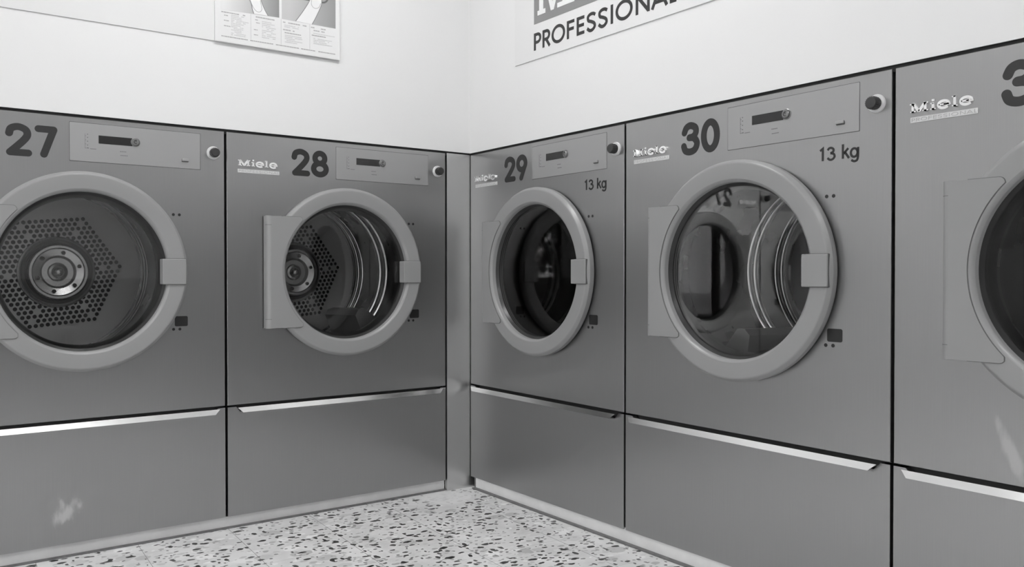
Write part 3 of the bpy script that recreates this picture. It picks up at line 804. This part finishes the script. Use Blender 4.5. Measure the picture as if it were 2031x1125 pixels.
for z, a, b_ in ((1.786, .9256, .911), (1.776, .9256, .904), (1.751, .9256, .912), (1.733, .9256, .911)): textline(heavy, a, b_, z, .0028)
for i in range(10): textline(light, .8960, random.choice((.850, .838, .862, .846)), 1.7840-i*.0062, .0026)
flush()
textline(heavy, .8180, .7200, 1.7955, .0038)
for i in range(2): textline(light, .8130, .758, 1.7860-i*.0058, .0026)
textline(heavy, .8180, .7750, 1.7690, .0036); textline(heavy, .8120, .7500, 1.7590, .0034)
for i in range(5): textline(light, .8110, random.choice((.745, .757, .765)), 1.7500-i*.0060, .0028)
flush()
textline(heavy, .7110, .6520, 1.7950, .0038); textline(heavy, .7010, .6550, 1.7850, .0036)
textline(light, .7020, .6160, 1.7745, .0024); textline(heavy, .7080, .6530, 1.7670, .0036)
for i in range(4): textline(light, .7010, random.choice((.640, .650, .628)), 1.7560-i*.0060, .0028)
flush()
textline(heavy, 1.0400, .6150, 1.7105, .0034, .93)
for s in (.9363, .8255, .7160): light.box(pxs(s)-.0005, pxs(s)+.0005, -(T1+.0002), -T0, pz(1.715), pz(1.805))
flush('footer_print', 'column_rules')

# ------------------------------------------------------------------ maker's sign on the right wall
sg = empty('wall_sign', (0, -.3120, 1.6915), -PI/2)
tag(sg, 'pale wall sign with grey logo block and black word PROFESSIONAL, above dryers 29 and 30', 'sign')
MB().rbox(0, 1.02, 0, .50, 0, .004, .002, 2, .0006).build('board', 'sign_board', sg)
ox = .3120; oz = 1.6915
MB().box(.4325-ox, 1.1290-ox, -.0048, -.0036, 1.8225-oz, 2.0725-oz).build('logo_block', 'sign_grey', sg)
m = MB(); professional(m, .4325-ox, 1.1300-ox, 1.7250-oz, .0640, .0112, .0036, .0048); m.build('sign_lettering', 'sign_black', sg)
# slab-serif word in white on the grey block
m = MB(); a0, a1 = .0046, .0054; zb_, zt_ = 1.8505-oz, 2.0450-oz; H = zt_-zb_
pk = [0]
def pl(pts): pk[0] += 1; m.prism([(x-ox, z) for x, z in pts], a0, a1 + pk[0]*4e-5)
def serif(x0, x1, z, h=.017): pl([(x0, z), (x1, z), (x1, z+h), (x0, z+h)])
pl([(.4640, zb_), (.4876, zb_), (.4876, zt_), (.4640, zt_)]); serif(.4541, .4998, zb_); serif(.4541, .4876, zt_-.017)
pl([(.4700, zt_), (.5020, zt_), (.5480, zb_), (.5310, zb_)])
pl([(.5310, zb_), (.5480, zb_), (.6230, zt_), (.5960, zt_)])
pl([(.5960, zb_), (.6350, zb_), (.6350, zt_), (.5960, zt_)]); serif(.5677, .6610, zb_); serif(.6100, .6560, zt_-.017)
pl([(.6960, zb_), (.7290, zb_), (.7290, zb_+H*.68), (.6960, zb_+H*.68)]); serif(.6829, .7440, zb_); serif(.6829, .7290, zb_+H*.68-.017); pl([(.6980, zb_+H*.80), (.7280, zb_+H*.80), (.7280, zt_), (.6980, zt_)])
for cx_ in (.8190, 1.0380):
    stroke(m, [(a-ox, b) for a, b in arc(cx_, zb_+H*.35, .052, H*.30, 0, 320, 36)], .026, a0, a1, 'butt')
    m.box(cx_-.045-ox, cx_+.062-ox, -a1, -a0, zb_+H*.33, zb_+H*.33+.017)
pl([(.9130, zb_), (.9460, zb_), (.9460, zt_), (.9130, zt_)]); serif(.8980, .9610, zb_); serif(.8980, .9460, zt_-.017)
m.build('logo_lettering', 'sign_white', sg)

# ------------------------------------------------------------------ unseen furniture added behind the camera to darken what the steel mirrors
def unseen_bench(x, y, rz, L_, label):
    t = empty('unseen_bench', (x, y, 0), rz); tag(t, label, 'unseen_bench', 'benches added out of view for the reflections')
    MB().box(-L_/2, L_/2, -.22, .22, .41, .45).build('seat', 'bench_brown', t)
    for a in (-L_/2+.05, L_/2-.09): MB().box(a, a+.04, -.20, .20, .0, .4105).build('leg', 'frame_dark', t)
    MB().box(-L_/2+.0905, L_/2-.0905, -.015, .015, .12, .4095).build('stretcher', 'bench_brown', t)
unseen_bench(-2.3, -4.9, 0, 3.2, 'long dark added bench in front of the back wall')
unseen_bench(-5.1, -2.9, PI/2, 2.8, 'long dark added bench below the shop window')

# ------------------------------------------------------------------ outside the windows (seen only mirrored in the door glass)
gr = MB().box(-30, 1.2, -30, RY0-.2, -.15, -.03).box(-30, RX0-.2, RY0-.2, 12, -.15, -.03)
struct('ground', gr, 'pavement')
def tree(x, y, h, label):
    t = empty('street_tree', (x, y, -.03)); tag(t, label, 'tree', 'street trees outside the windows')
    m = MB(); m.tube([(0, 0, 0), (.05, .02, h*.3), (-.04, .05, h*.55), (.03, 0, h*.8)], .12, 10)
    for i in range(7):
        a = random.uniform(0, 2*PI); z = random.uniform(.35, .7)*h
        m.tube([(0, 0, z), (.7*math.cos(a), .7*math.sin(a), z+.5)], .04, 6)
    m.build('trunk', 'bark', t)
    m = MB()
    for i in range(2600):
        a = random.uniform(0, 2*PI); r_ = 1.7*random.random()**.5; z = h*.62 + random.uniform(-1.5, 1.5)
        r_ *= math.sqrt(max(.05, 1-((z-h*.62)/1.6)**2))
        c = Vector((r_*math.cos(a), r_*math.sin(a), z)); u = Vector([random.gauss(0, 1) for _ in range(3)]).normalized(); w = u.orthogonal().normalized()
        v = u.cross(w); s_ = random.uniform(.06, .12)
        m.f([m.b.verts.new(c+w*s_), m.b.verts.new(c+v*s_*.6), m.b.verts.new(c-w*s_), m.b.verts.new(c-v*s_*.6)])
    m.build('foliage', 'leaf', t)
fc = empty('building_facade', (-24, -4, -.03)); tag(fc, kind='structure')
MB().box(-1, 0, -14, 16, 0, 7).build('wall', 'facade_grey', fc)
for zz in (1.2, 4.2):
    for yy in range(-12, 15, 4): MB().box(.001, .06, yy, yy+1.3, zz, zz+1.6).build('facade_window', 'display_glass', fc)
struct('added_white_wall', MB().box(-10.3, -10, -7, 7, -.03, .72), 'sign_white')  # unseen white wall added as a bright strip for the door glass to mirror
tree(-5.0, -9.6, 3.2, 'leafy street tree outside the small rear window')
tree(-9.2, -10.2, 4.0, 'taller leafy street tree beyond the corner of the shop')
